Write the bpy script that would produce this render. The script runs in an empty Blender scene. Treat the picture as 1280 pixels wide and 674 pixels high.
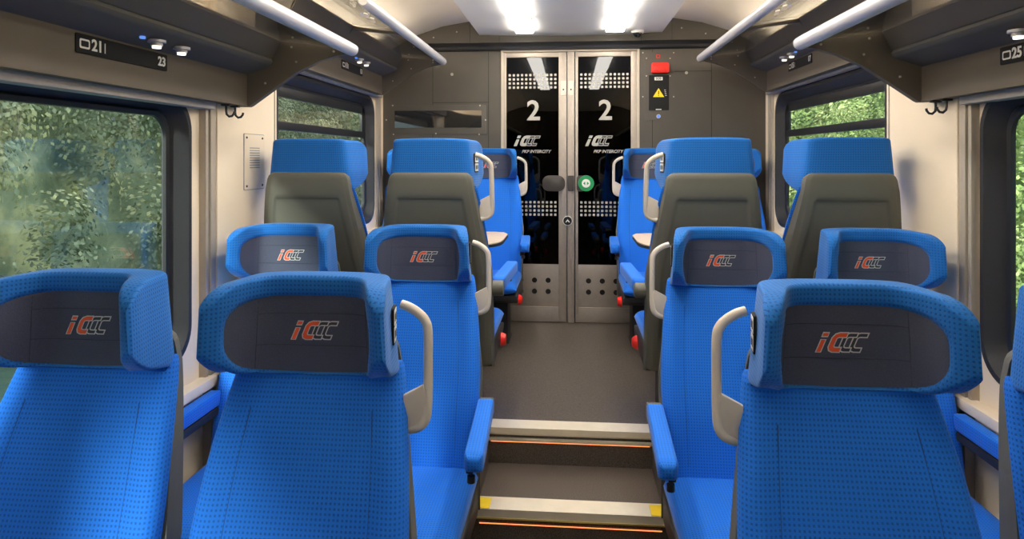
import bpy, bmesh, math, random
from mathutils import Vector, Matrix, noise
random.seed(7)
C = bpy.context.scene.collection
PI = math.pi
CAMZ = 1.57; FPX = 830.0; YAW = math.atan(72/830.0)
HOR = 198.0

def at(px, py, Y):
    """point where a sight line meets the cross plane Y (used for fittings on the end wall)"""
    c, s = math.cos(YAW), math.sin(YAW)
    q = (px-640)/FPX
    X = (q*Y*c - Y*s)/(c + s*q)
    d = Y*c - X*s
    return X, CAMZ + (HOR-py)/FPX*d

# ------------------------------------------------------------------ materials
def new_mat(name):
    m = bpy.data.materials.new(name); m.use_nodes = True
    nt = m.node_tree; nt.nodes.clear()
    out = nt.nodes.new('ShaderNodeOutputMaterial')
    return m, nt, out
def pbr(name, col, rough=.5, metal=0., noise=0., nscale=60., bump=0., coat=0., spec=.5):
    m, nt, out = new_mat(name)
    b = nt.nodes.new('ShaderNodeBsdfPrincipled')
    b.inputs['Base Color'].default_value = (*col, 1)
    b.inputs['Roughness'].default_value = rough
    b.inputs['Metallic'].default_value = metal
    b.inputs['Coat Weight'].default_value = coat
    b.inputs['Specular IOR Level'].default_value = spec
    nt.links.new(b.outputs[0], out.inputs[0])
    if noise or bump:
        tc = nt.nodes.new('ShaderNodeTexCoord')
        n = nt.nodes.new('ShaderNodeTexNoise'); n.inputs['Scale'].default_value = nscale
        n.inputs['Detail'].default_value = 3
        nt.links.new(tc.outputs['Object'], n.inputs['Vector'])
        if noise:
            r = nt.nodes.new('ShaderNodeMapRange')
            r.inputs['From Min'].default_value = .3; r.inputs['From Max'].default_value = .7
            r.inputs['To Min'].default_value = 1-noise; r.inputs['To Max'].default_value = 1+noise
            nt.links.new(n.outputs['Fac'], r.inputs['Value'])
            mx = nt.nodes.new('ShaderNodeVectorMath'); mx.operation = 'SCALE'
            mx.inputs[0].default_value = col
            nt.links.new(r.outputs[0], mx.inputs['Scale'])
            nt.links.new(mx.outputs[0], b.inputs['Base Color'])
        if bump:
            bp = nt.nodes.new('ShaderNodeBump'); bp.inputs['Strength'].default_value = bump
            bp.inputs['Distance'].default_value = .002
            nt.links.new(n.outputs['Fac'], bp.inputs['Height'])
            nt.links.new(bp.outputs[0], b.inputs['Normal'])
    return m
def emis(name, col, strength):
    m, nt, out = new_mat(name)
    e = nt.nodes.new('ShaderNodeEmission'); e.inputs[0].default_value = (*col, 1); e.inputs[1].default_value = strength
    nt.links.new(e.outputs[0], out.inputs[0]); return m
def glass(name, tint, refl=1., rough=.01):
    m, nt, out = new_mat(name)
    t = nt.nodes.new('ShaderNodeBsdfTransparent'); t.inputs[0].default_value = (*tint, 1)
    g = nt.nodes.new('ShaderNodeBsdfGlossy'); g.inputs['Roughness'].default_value = rough
    g.inputs[0].default_value = (.95, .97, 1, 1)
    f = nt.nodes.new('ShaderNodeLayerWeight'); f.inputs[0].default_value = .5
    pw = nt.nodes.new('ShaderNodeMath'); pw.operation = 'POWER'; pw.inputs[1].default_value = 4.
    nt.links.new(f.outputs['Facing'], pw.inputs[0])
    mu = nt.nodes.new('ShaderNodeMath'); mu.operation = 'MULTIPLY_ADD'; mu.inputs[1].default_value = .8; mu.inputs[2].default_value = .045*refl; mu.use_clamp = True
    mx = nt.nodes.new('ShaderNodeMixShader')
    nt.links.new(pw.outputs[0], mu.inputs[0]); nt.links.new(mu.outputs[0], mx.inputs[0])
    nt.links.new(t.outputs[0], mx.inputs[1]); nt.links.new(g.outputs[0], mx.inputs[2])
    nt.links.new(mx.outputs[0], out.inputs[0]); return m
def fabric(name, base, dot, pitch=.0095, seams=None):
    """woven seat cloth: a grid of small darker holes, in metres of UV"""
    m, nt, out = new_mat(name); N = nt.nodes.new; L = nt.links.new
    b = N('ShaderNodeBsdfPrincipled'); b.inputs['Roughness'].default_value = .75
    b.inputs['Specular IOR Level'].default_value = .25
    b.inputs['Sheen Weight'].default_value = .25; b.inputs['Sheen Roughness'].default_value = .4
    b.inputs['Sheen Tint'].default_value = (.55, .7, 1, 1)
    uv = N('ShaderNodeUVMap'); uv.uv_map = 'UVMap'
    sc = N('ShaderNodeVectorMath'); sc.operation = 'SCALE'; sc.inputs['Scale'].default_value = 1/pitch
    L(uv.outputs[0], sc.inputs[0])
    fr = N('ShaderNodeVectorMath'); fr.operation = 'FRACTION'; L(sc.outputs[0], fr.inputs[0])
    sb = N('ShaderNodeVectorMath'); sb.operation = 'SUBTRACT'; sb.inputs[1].default_value = (.5, .5, 0); L(fr.outputs[0], sb.inputs[0])
    ab = N('ShaderNodeVectorMath'); ab.operation = 'ABSOLUTE'; L(sb.outputs[0], ab.inputs[0])
    sp = N('ShaderNodeSeparateXYZ'); L(ab.outputs[0], sp.inputs[0])
    mxx = N('ShaderNodeMath'); mxx.operation = 'MAXIMUM'; L(sp.outputs[0], mxx.inputs[0]); L(sp.outputs[1], mxx.inputs[1])
    mr = N('ShaderNodeMapRange'); mr.interpolation_type = 'SMOOTHSTEP'
    mr.inputs['From Min'].default_value = .14; mr.inputs['From Max'].default_value = .30
    L(mxx.outputs[0], mr.inputs['Value'])
    # fine weave lines
    w = N('ShaderNodeTexNoise'); w.inputs['Scale'].default_value = 900; w.inputs['Detail'].default_value = 1; L(uv.outputs[0], w.inputs['Vector'])
    mix = N('ShaderNodeMix'); mix.data_type = 'RGBA'
    mix.inputs[6].default_value = (*dot, 1); mix.inputs[7].default_value = (*base, 1)
    L(mr.outputs[0], mix.inputs[0])
    hs = N('ShaderNodeHueSaturation'); L(mix.outputs[2], hs.inputs['Color'])
    wr = N('ShaderNodeMapRange'); wr.inputs['To Min'].default_value = .8; wr.inputs['To Max'].default_value = 1.2; L(w.outputs['Fac'], wr.inputs['Value'])
    L(wr.outputs[0], hs.inputs['Value'])
    L(hs.outputs[0], b.inputs['Base Color'])
    bp = N('ShaderNodeBump'); bp.inputs['Strength'].default_value = .35; bp.inputs['Distance'].default_value = .0015
    L(mr.outputs[0], bp.inputs['Height']); L(bp.outputs[0], b.inputs['Normal'])
    L(b.outputs[0], out.inputs[0]); return m

M = {}
M['blue'] = fabric('blue_seat_cloth', (.012, .185, .82), (.007, .105, .52))
M['bluehead'] = fabric('blue_headrest_cloth', (.012, .155, .54), (.006, .085, .33))
M['pad'] = pbr('charcoal_headrest_cloth', (.060, .070, .115), .8, noise=.12, nscale=300, bump=.3)
M['seam'] = pbr('seam_thread', (.03, .035, .06), .8, noise=.1)
M['bseam'] = pbr('blue_seam_thread', (.006, .06, .3), .8, noise=.1)
M['shell'] = pbr('grey_shell_plastic', (.115, .115, .095), .55, noise=.05, nscale=8, bump=.1)
M['dkplastic'] = pbr('dark_plastic', (.025, .025, .026), .5, noise=.05)
M['handle'] = pbr('ivory_plastic', (.62, .56, .48), .35, noise=.03, nscale=10)
M['cream'] = pbr('cream_panel', (.92, .79, .61), .5, noise=.02, nscale=4)
M['ceil'] = pbr('ceiling_white', (.93, .91, .87), .6, noise=.015, nscale=3)
M['ceilside'] = pbr('ceiling_cream', (.87, .80, .70), .55, noise=.02, nscale=3)
M['bulk'] = pbr('bulkhead_grey', (.082, .073, .060), .5, noise=.05, nscale=5, bump=.05)
M['rackdark'] = pbr('rack_grey', (.105, .088, .068), .6, noise=.04, nscale=5)
M['under'] = pbr('rack_underside', (.105, .098, .085), .75, noise=.04, nscale=5)
M['alu'] = pbr('satin_aluminium', (.46, .41, .34), .5, metal=.2, noise=.03, nscale=20)
M['steel'] = pbr('brushed_steel', (.40, .35, .30), .48, metal=.5, noise=.04, nscale=30)
M['rail'] = pbr('silver_rail', (.55, .55, .59), .42, metal=.3, noise=.02, nscale=10)
M['strip'] = pbr('grey_metal_strip', (.40, .38, .355), .75, noise=.03)
M['nosing'] = pbr('polished_nosing', (.95, .86, .70), .38, metal=.4, noise=.04, nscale=15)
M['brass'] = pbr('yellow_edge', (.85, .68, .25), .3, metal=.6, noise=.03)
M['yellow'] = pbr('yellow_mark', (.95, .68, .02), .4, noise=.03)
M['rubber'] = pbr('black_rubber', (.014, .015, .018), .4, noise=.1)
M['wframe'] = pbr('window_reveal', (.030, .031, .036), .6, noise=.05, spec=.3)
M['hole'] = pbr('black_hole', (.004, .004, .004), .8, noise=.05)
M['red'] = pbr('red_plastic', (.80, .02, .012), .35, noise=.03)
M['orange'] = pbr('orange_print', (.85, .10, .02), .6, noise=.03)
M['pale'] = pbr('pale_print', (.60, .60, .62), .6, noise=.03)
M['white'] = pbr('white_print', (.80, .79, .75), .5, noise=.02)
M['decal'] = pbr('etched_white', (.42, .40, .36), .5, noise=.03)
M['darkprint'] = pbr('dark_print', (.03, .035, .05), .6, noise=.03)
M['green'] = pbr('green_button', (.02, .30, .10), .35, noise=.03)
M['wood'] = pbr('table_laminate', (.62, .50, .37), .4, noise=.06, nscale=25)
M['led'] = emis('warm_led', (1, .27, .08), 1.6)
M['lamp'] = emis('lamp_diffuser', (1, .93, .82), 24)
M['cove'] = emis('added_fill_glow', (1, .86, .68), 19)  # unseen fill glow, added above the racks
M['spot'] = emis('reading_lamp', (1, .9, .72), 2.2)
M['blueled'] = emis('blue_led', (.15, .35, 1), .9)
M['glass'] = glass('window_glass', (.80, .86, .84), 1.5)
M['rackglass'] = glass('shelf_glass', (.62, .62, .60), 2.0)
M['darkglass'] = glass('door_glass', (.05, .05, .055), .7)

def floor_mat():
    m, nt, out = new_mat('speckled_floor'); N = nt.nodes.new; L = nt.links.new
    b = N('ShaderNodeBsdfPrincipled'); b.inputs['Roughness'].default_value = .38
    tc = N('ShaderNodeTexCoord'); n = N('ShaderNodeTexNoise'); n.inputs['Scale'].default_value = 260; n.inputs['Detail'].default_value = 2
    L(tc.outputs['Object'], n.inputs['Vector'])
    r = N('ShaderNodeValToRGB'); r.color_ramp.elements[0].position = .35; r.color_ramp.elements[0].color = (.050, .040, .034, 1)
    r.color_ramp.elements[1].position = .72; r.color_ramp.elements[1].color = (.16, .135, .115, 1)
    L(n.outputs['Fac'], r.inputs[0]); L(r.outputs[0], b.inputs['Base Color'])
    bp = N('ShaderNodeBump'); bp.inputs['Strength'].default_value = .25; bp.inputs['Distance'].default_value = .001
    L(n.outputs['Fac'], bp.inputs['Height']); L(bp.outputs[0], b.inputs['Normal'])
    L(b.outputs[0], out.inputs[0]); return m
M['brown'] = pbr('brown_plastic', (.045, .038, .034), .45, noise=.04)
M['floor'] = floor_mat()
def foliage_mat(name, c0, c1, c2):
    m, nt, out = new_mat(name); N = nt.nodes.new; L = nt.links.new
    b = N('ShaderNodeBsdfPrincipled'); b.inputs['Roughness'].default_value = .8
    b.inputs['Specular IOR Level'].default_value = .1
    tc = N('ShaderNodeTexCoord'); n = N('ShaderNodeTexNoise'); n.inputs['Scale'].default_value = .55; n.inputs['Detail'].default_value = 6; n.inputs['Roughness'].default_value = .6
    L(tc.outputs['Object'], n.inputs['Vector'])
    r = N('ShaderNodeValToRGB'); e = r.color_ramp.elements
    e[0].position = .36; e[0].color = (*c0, 1); e[1].position = .66; e[1].color = (*c2, 1)
    k = e.new(.52); k.color = (*c1, 1)
    L(n.outputs['Fac'], r.inputs[0]); L(r.outputs[0], b.inputs['Base Color'])
    L(b.outputs[0], out.inputs[0]); return m
M['leafL'] = foliage_mat('autumn_foliage', (.16, .20, .13), (.36, .39, .26), (.85, .76, .42))
M['leafR'] = foliage_mat('green_foliage', (.08, .13, .05), (.26, .35, .12), (.72, .74, .38))
M['ground'] = pbr('grassy_ground', (.08, .12, .04), .9, noise=.3, nscale=3)

# ------------------------------------------------------------------ mesh helpers
class MB:
    def __init__(s): s.bm = bmesh.new(); s.mats = []; s.uv = s.bm.loops.layers.uv.new('UVMap')
    def mi(s, mat):
        if mat is None: return 0
        if mat not in s.mats: s.mats.append(mat)
        return s.mats.index(mat)
    def _boxuv(s, faces):
        for f in faces:
            f.normal_update(); n = f.normal; a = max(range(3), key=lambda i: abs(n[i]))
            for l in f.loops:
                p = l.vert.co
                l[s.uv].uv = (p.y, p.z) if a == 0 else ((p.x, p.z) if a == 1 else (p.x, p.y))
    def box(s, x0, x1, y0, y1, z0, z1, mat=None, bev=0., seg=2):
        if x1 < x0: x0, x1 = x1, x0
        vs = [s.bm.verts.new((x, y, z)) for x in (x0, x1) for y in (y0, y1) for z in (z0, z1)]
        idx = [(0,1,3,2),(4,6,7,5),(0,4,5,1),(2,3,7,6),(0,2,6,4),(1,5,7,3)]
        fs = [s.bm.faces.new([vs[i] for i in f]) for f in idx]
        k = s.mi(mat)
        for f in fs: f.material_index = k
        if bev:
            es = list({e for f in fs for e in f.edges})
            r = bmesh.ops.bevel(s.bm, geom=es, offset=bev, segments=seg, profile=.6, affect='EDGES')
            fs = list({f for v in r['verts'] for f in v.link_faces} | {f for f in fs if f.is_valid})
            for f in fs: f.material_index = k
        s._boxuv(fs); return s
    def prism(s, pts, axis, a, b, mat=None, bev=0.):
        """pts: 2D loop. axis 'y': pts=(x,z) extruded y a..b ; 'x': pts=(y,z) ; 'z': pts=(x,y)"""
        def P(p, t): return {'y': (p[0], t, p[1]), 'x': (t, p[0], p[1]), 'z': (p[0], p[1], t)}[axis]
        A = [s.bm.verts.new(P(p, a)) for p in pts]; B = [s.bm.verts.new(P(p, b)) for p in pts]
        n = len(pts); fs = [s.bm.faces.new(A), s.bm.faces.new(B[::-1])]
        for i in range(n): fs.append(s.bm.faces.new([A[i], B[i], B[(i+1) % n], A[(i+1) % n]]))
        k = s.mi(mat)
        for f in fs: f.material_index = k
        if bev:
            es = list(set(fs[0].edges) | set(fs[1].edges))
            r = bmesh.ops.bevel(s.bm, geom=es, offset=bev, segments=2, profile=.6, affect='EDGES')
            fs = list({f for v in r['verts'] for f in v.link_faces} | {f for f in fs if f.is_valid})
            for f in fs: f.material_index = k
        s._boxuv(fs); return s
    def loft(s, rings, mat=None, closed=True, caps=True, loop=False, vax=None):
        k = s.mi(mat); V = [[s.bm.verts.new(p) for p in r] for r in rings]
        n = len(rings[0]); vacc = [0.]
        mid = rings[len(rings)//2]; ucum = [0.]
        for j in range(n): ucum.append(ucum[-1] + (Vector(mid[(j+1) % n])-Vector(mid[j])).length)
        for i in range(1, len(rings)):
            vacc.append(vacc[-1] + (Vector(rings[i][0])-Vector(rings[i-1][0])).length)
        m = len(rings) - (0 if loop else 1)
        for i in range(m):
            i2 = (i+1) % len(rings); ua = 0.
            for j in range(n if closed else n-1):
                j2 = (j+1) % n
                du = (Vector(rings[i][j2])-Vector(rings[i][j])).length
                f = s.bm.faces.new([V[i][j], V[i][j2], V[i2][j2], V[i2][j]]); f.material_index = k
                u4 = ((ua, vacc[i]), (ua+du, vacc[i]), (ua+du, vacc[i2] if i2 else vacc[i]), (ua, vacc[i2] if i2 else vacc[i]))
                if vax is not None:
                    a0, a1 = ucum[j], ucum[j+1]
                    u4 = ((a0, rings[i][j][vax]), (a1, rings[i][j2][vax]), (a1, rings[i2][j2][vax]), (a0, rings[i2][j][vax]))
                for l, u in zip(f.loops, u4): l[s.uv].uv = u
                ua += du
        if caps and closed and not loop:
            for r in (V[0], V[-1]):
                f = s.bm.faces.new(r); f.material_index = k; s._boxuv([f])
        return s
    def tube(s, path, r, mat=None, n=10, flat=1.):
        P = [Vector(p) for p in path]; rings = []
        up = None
        for i, p in enumerate(P):
            t = (P[min(i+1, len(P)-1)] - P[max(i-1, 0)]).normalized()
            if up is None:
                up = Vector((0, 0, 1)) if abs(t.z) < .9 else Vector((0, 1, 0))
            a = t.cross(up)
            if a.length < 1e-4: a = t.cross(Vector((1, 0, 0)))
            a.normalize(); b = a.cross(t).normalized(); up = b
            rr = r[i] if isinstance(r, (list, tuple)) else r
            rings.append([tuple(p + a*math.cos(2*PI*k/n)*rr + b*math.sin(2*PI*k/n)*rr*flat) for k in range(n)])
        return s.loft(rings, mat)
    def cyl(s, c, axis, r, h, mat=None, n=24, r2=None):
        r2 = r if r2 is None else r2; c = Vector(c); A = {'x': Vector((1,0,0)), 'y': Vector((0,1,0)), 'z': Vector((0,0,1))}[axis]
        u = Vector((0,1,0)) if axis == 'x' else Vector((1,0,0)); w = A.cross(u)
        rg = lambda q, t: [tuple(c + A*t + u*math.cos(2*PI*k/n)*q + w*math.sin(2*PI*k/n)*q) for k in range(n)]
        b = min(.25*h if h > 0 else 0, r*.2)
        return s.loft([rg(r, 0), rg((r+r2)/2, h*.5), rg(r2, h-b), rg(r2-b, h)], mat)
    def build(s, name, mat=None, parent=None, smooth=35, kind=None):
        bmesh.ops.recalc_face_normals(s.bm, faces=s.bm.faces[:])
        me = bpy.data.meshes.new(name); s.bm.to_mesh(me); s.bm.free()
        for m in (s.mats if s.mats else [mat]): me.materials.append(m)
        if smooth:
            me.polygons.foreach_set('use_smooth', [True]*len(me.polygons)); me.set_sharp_from_angle(angle=math.radians(smooth))
        o = bpy.data.objects.new(name, me); C.objects.link(o)
        if parent is not None: o.parent = parent
        if kind: o['kind'] = kind
        return o
def tag(o, label, cat, group=None):
    o['label'] = label; o['category'] = cat
    if group: o['group'] = group
    return o
def thing(name, label, cat, loc=(0,0,0), rz=0, group=None):
    o = bpy.data.objects.new(name, None); C.objects.link(o); o.location = loc; o.rotation_euler = (0,0,rz)
    o.empty_display_size = .1
    return tag(o, label, cat, group)
def copy_tree(o, parent=None):
    c = o.copy(); C.objects.link(c); c.parent = parent
    for ch in o.children: copy_tree(ch, c)
    return c
def rrect(y0, y1, z0, z1, r, k=8):
    pts = []
    for cy, cz, a0 in ((y1-r, z1-r, 0), (y0+r, z1-r, 90), (y0+r, z0+r, 180), (y1-r, z0+r, 270)):
        for i in range(k+1):
            a = math.radians(a0 + 90*i/k); pts.append((cy + r*math.cos(a), cz + r*math.sin(a)))
    return pts
def text_mesh(txt, size, mat, thick=.0006, shear=0., bold=0.):
    cu = bpy.data.curves.new('writing', 'FONT'); cu.body = txt; cu.size = size; cu.extrude = thick; cu.shear = shear
    cu.offset = bold; cu.align_x = 'CENTER'; cu.align_y = 'CENTER'; cu.resolution_u = 3
    o = bpy.data.objects.new('writing', cu); C.objects.link(o)
    bpy.context.view_layer.update()
    me = bpy.data.meshes.new_from_object(o.evaluated_get(bpy.context.evaluated_depsgraph_get()))
    bpy.data.objects.remove(o); bpy.data.curves.remove(cu)
    me.materials.clear(); me.materials.append(mat); return me
def put_text(name, txt, size, mat, loc, rot, parent, **k):
    o = bpy.data.objects.new(name, text_mesh(txt, size, mat, **k)); C.objects.link(o)
    o.location = loc; o.rotation_euler = rot; o.parent = parent; return o

# stroke polygons (for the slanted letter emblem)
def stroke(pts, w):
    """mitred strip round an open polyline -> closed loop"""
    n = len(pts); L = []; R = []
    for i in range(n):
        p = Vector(pts[i])
        d1 = (p - Vector(pts[i-1])).normalized() if i else (Vector(pts[1])-p).normalized()
        d2 = (Vector(pts[i+1]) - p).normalized() if i < n-1 else d1
        t = (d1+d2).normalized(); nn = Vector((-t.y, t.x)); k = 1/max(.5, nn.dot(Vector((-d1.y, d1.x))))
        if i == 0: p = p - d1*w*.5
        if i == n-1: p = p + d2*w*.5
        L.append(p+nn*w*.5*k); R.append(p-nn*w*.5*k)
    return L, R
def emblem(unit, surf, m_main, m_line, m_fill, lift=.0008):
    """slanted 'iC' with two trailing hollow C's; surf(x, z, lift) gives the 3D point"""
    mb = MB()
    def put(pts, w, mat, lv):
        L, R = stroke(pts, w); k = mb.mi(mat)
        f = lambda p: surf((p.x + .42*p.y - 1.31)*unit, (p.y-.5)*unit, lift*(1+lv*.35))
        for i in range(len(L)-1):
            vs = [mb.bm.verts.new(f(q)) for q in (L[i], L[i+1], R[i+1], R[i])]
            try:
                fc = mb.bm.faces.new(vs); fc.material_index = k
            except ValueError: pass
    def cpath(x, a=.56, b=.52):
        return [(x+a, .86), (x+.32, .86), (x+.20, .81), (x+.14, .70), (x+.14, .30), (x+.20, .19), (x+.32, .14), (x+b, .14)]
    lv = 0
    for x in (1.49, 1.0):
        put(cpath(x), .27, m_line, lv); put(cpath(x), .15, m_fill, lv+1); lv += 2
    put(cpath(.51), .30, m_line, lv); put(cpath(.51), .20, m_main, lv+1); lv += 2
    put([(.16, .14), (.16, .50)], .29, m_line, lv); put([(.16, .12), (.16, .52)], .19, m_main, lv+1)
    put([(.13, .87), (.19, .87)], .26, m_line, lv); put([(.11, .87), (.21, .87)], .15, m_main, lv+1)
    return mb

# ------------------------------------------------------------------ SEAT
# local axes: the seat faces -y, origin on the floor below its headrest
ZT = 1.305
FR = [(0,0), (.050,0), (.083,-.003), (.108,-.016), (.126,-.044), (.140,-.080), (.156,-.112), (.175,-.131), (.188,-.135)]
BA = [(0,.072), (.075,.072), (.130,.070), (.153,.060), (.163,.036), (.172,-.010), (.181,-.060), (.191,-.105), (.193,-.128)]
def curve_at(Q, u):
    a = abs(u)*(len(Q)-1); i = min(int(a), len(Q)-2); t = a-i
    def g(j, k): return (-Q[1][0], Q[1][1])[k] if j < 0 else Q[min(len(Q)-1, j)][k]
    def cr(k):
        p0, p1, p2, p3 = g(i-1, k), g(i, k), g(i+1, k), g(i+2, k)
        return .5*((2*p1)+(-p0+p2)*t+(2*p0-5*p1+4*p2-p3)*t*t+(-p0+3*p1-3*p2+p3)*t**3)
    return Vector(((1 if u >= 0 else -1)*cr(0), cr(1)))
def front_n(u):
    e = .01; a = curve_at(FR, max(-1, u-e)); b = curve_at(FR, min(1, u+e)); t = (b-a).normalized()
    return Vector((t.y, -t.x))
def zrange(p):
    zt = ZT + .004; zb = 1.086 + .045*min(1, max(0, (.07-p.y)/.20))**1.6 * min(1, abs(p.x)/.15)**2
    k = min(1, max(0., (-.050-p.y)/.088)); c = 1-math.sqrt(max(0, 1-k*k)); zt -= .062*c; zb += .048*c
    a = min(1, abs(p.x)/.19); zt -= .010*a**3
    return zb, zt
IN_U, IN_V0, IN_V1 = .69, .035, .80
def inset(u, v):
    vc = (IN_V0+IN_V1)/2; vh = (IN_V1-IN_V0)/2
    return (abs(u)/IN_U)**3.6 + (abs(v-vc)/vh)**3.6
def head_pt(u, v, front, lift=0.):
    F, B = curve_at(FR, u), curve_at(BA, u); m = (F+B)/2; h = (F-B)/2; L = max(h.length, 1e-4)
    e = min(v, 1-v)*.22; r = min(.011 if u*u < .9 else .006, L*.8)
    k = max(0., 1-e/.012); sh = r*(1-math.sqrt(max(0, 1-k*k)))
    p = m + h*((1-sh/L) if front else -(1-sh/L))
    if front:
        q = inset(u, v); dep = .010*max(0., min(1., (1.28-q)/.40)); p = p + front_n(u)*(lift-dep)
    zb, zt = zrange(p)
    return (p.x*(1.0+(.03+.105*min(1, max(0, (p.y+.11)/.15)))*(1-v)), p.y, zb + (zt-zb)*v)
def head_front(u, v, lift=0.): return head_pt(u, v, True, lift)
def head_back(u, v): return head_pt(u, v, False)
def ramp(n, pw=.6):
    out = []
    for i in range(n+1):
        t = 2*i/n-1; out.append(math.copysign(1-(1-abs(t))**(1/pw), t))
    return out
def mesh_head():
    mb = MB(); US = [i/40-1 for i in range(81)]; VS = [(x+1)/2 for x in ramp(36, .6)]
    rings = [[head_front(u, v) for u in US] + [head_back(u, v) for u in US[::-1]] for v in VS]
    mb.loft(rings, M['bluehead'], caps=False, vax=2)
    n = len(US); k = 0
    for r in (rings[0], rings[-1]):
        V = [mb.bm.verts.new(p) for p in r]; fs = []
        for i in range(n-1): fs.append(mb.bm.faces.new([V[i], V[i+1], V[2*n-2-i], V[2*n-1-i]]))
        mb._boxuv(fs)
    bmesh.ops.remove_doubles(mb.bm, verts=mb.bm.verts[:], dist=.00005)
    return mb
def mesh_pad():
    mb = MB(); k = 14; n = 64; vc = (IN_V0+IN_V1)/2; vh = (IN_V1-IN_V0)/2
    rings = []
    for i in range(k+1):
        r = (i/k); row = []
        for j in range(n):
            a = 2*PI*j/n; ca, sa = math.cos(a), math.sin(a)
            m_ = (abs(ca)**3.6+abs(sa)**3.6)**(-1/3.6)
            u = ca*m_*r*IN_U*1.0; v = vc + sa*m_*r*vh*1.0
            row.append(head_front(u, v, .0025*(1 if r < .97 else 0) + .0006))
        rings.append(row)
    rings[0] = [rings[0][0]]*n
    V = []
    k0 = mb.mi(M['pad'])
    cv = mb.bm.verts.new(rings[0][0])
    for row in rings[1:]: V.append([mb.bm.verts.new(p) for p in row])
    for j in range(n): mb.bm.faces.new([cv, V[0][j], V[0][(j+1)%n]])
    for i in range(len(V)-1):
        for j in range(n): mb.bm.faces.new([V[i][j], V[i][(j+1)%n], V[i+1][(j+1)%n], V[i+1][j]])
    # stitched seams, following the pad
    def seam(fn):
        pts = [fn(i/24) for i in range(25)]
        P = [head_front(u, v, .0032) for u, v in pts]; mb.tube(P, .0009, M['seam'], n=5)
    for uu in (-.40, .40): seam(lambda t, uu=uu: (uu, .06+.71*t))
    for vv in (.62, .30): seam(lambda t, vv=vv: (-.40+.80*t, vv))
    return mb
def mesh_logo():
    def surf(x, z, lift):
        # invert: central part of the headrest is flat, u from x
        u = x/.40 if abs(x) < .05 else math.copysign(.125+(abs(x)-.05)/.264, x)
        v = (1.187 + z - 1.088)/(ZT+.004-1.088)
        p = head_front(u, v, .0035+lift); return (x, p[1], 1.187+z)
    return emblem(.043, surf, M['orange'], M['pale'], M['darkprint'])
# backrest
def bk_y(z):   # front face of the backrest at height z
    t = (z-.44)/(1.10-.44); return -.205 + .222*t - .020*math.sin(PI*min(1, max(0, t))) 
def bk_w(z):
    t = (z-.44)/(1.10-.44)
    return .238 - .044*max(0, (t-.45)/.55)**1.6 - .006*(1-t)
def mesh_back():
    mb = MB(); US = ramp(40, .7); rings = []
    zs = [.42 + (1.112-.42)*(x+1)/2 for x in ramp(34, .7)]
    for z in zs:
        e = min(1, (z-.42)/.03, (1.112-z)/.03); e = max(0., e); er = math.sqrt(1-(1-e)**2)
        w = bk_w(z)*(.97+.03*er); yf = bk_y(z); F = []; B = []
        for u in US:
            a = abs(u); bol = .020*max(0, (a-.62)/.38)**1.2*(1 if z < .95 else max(0, 1-(z-.95)/.12))
            edge = math.sqrt(max(0, 1-a**9))
            seamd = .004*math.exp(-((a-.66)/.018)**2)*(1 if z < 1.02 else 0)
            lum = .006*math.exp(-((z-.66)/.10)**2)
            mid = yf + .030
            F.append((u*w, mid - (.030+bol+lum-seamd)*edge*max(er, .05), z))
            B.append((u*w, mid + .008*edge*max(er, .05), z))
        rings.append(F + B[::-1][1:-1])
    return mb.loft(rings, M['blue'], vax=2)
def mesh_shell():
    mb = MB(); US = ramp(70, .8); rings = []
    z0, z1 = .30, ZT-.135
    zs = sorted([z0 + (z1-z0)*(x+1)/2 for x in ramp(44, .75)] + [ZT-.2455, ZT-.250, ZT-.252])
    for z in zs:
        t = (z-z0)/(z1-z0); e = max(0, min(1, (z-z0)/.02, (z1-z)/.02)); er = .25+.75*math.sqrt(1-(1-e)**2)
        w = .243 - .070*max(0, (z-.74)/(z1-.74))**1.05
        tp = max(0., 1-(z1-z)/.035); w -= .030*(1-math.sqrt(max(0, 1-tp*tp)))
        d2 = max(0, 1.10-z); yb = .085 - .27*d2*d2/(d2+.08) + .010*math.sin(PI*min(1, t))
        yf = min(bk_y(max(z, .44)) + .045, yb-.028)
        if z < .44: yf = -.155; yb = max(yb, -.12)
        yb = yf + (yb-yf)*er
        F = [(u*w, yf - .006, z) for u in US]; B = []
        for u in US:
            a = abs(u); rec = 0.
            x = a*w; xin = w - .050
            if z < ZT-.245 and z > .42:
                k = max(0., min(1, (xin-x)/.008))*max(0., min(1, (ZT-.245-z)/.006))*max(0, min(1, (z-.42)/.01)); rec = .005*k
            edge = (1-a**7)
            B.append((u*w*(.97 if a > .9 else .985), yf + (yb-yf)*(.70+.30*edge) - rec, z))
        rings.append(F + B[::-1])
    return mb.loft(rings, M['shell'])
def mesh_cushion():
    mb = MB(); rings = []
    ys = [-.66 + .50*(x+1)/2 for x in ramp(26, .65)]; US = ramp(30, .7)
    for y in ys:
        e = max(0, min(1, (y+.66)/.05, (-.16-y)/.03)); er = max(.06, math.sqrt(1-(1-e)**2))
        w = .236; T = []; B = []
        for u in US:
            a = abs(u); edge = math.sqrt(max(0, 1-a**8)); bol = .012*max(0, (a-.6)/.4)
            T.append((u*w, y, .415 + (.050+bol-.02*max(0, (-.50-y)/.16)**2)*edge*er)); B.append((u*w, y, .415 - .035*edge*er))
        rings.append(T + B[::-1][1:-1])
    return mb.loft(rings, M['blue'], vax=1)
def mesh_pan():
    mb = MB()
    prof = [(-.645,.375), (-.64,.35), (-.56,.315), (-.20,.30), (-.12,.31), (-.12,.40), (-.17,.41), (-.60,.385)]
    return mb.prism(prof, 'x', -.238, .238, M['dkplastic'], bev=.008)
def mesh_pedestal():
    mb = MB()
    mb.box(-.16, .16, -.42, -.20, .025, .325, M['dkplastic'], .01)
    mb.box(-.17, .17, -.44, -.18, 0, .03, M['dkplastic'], .008); return mb
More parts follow.
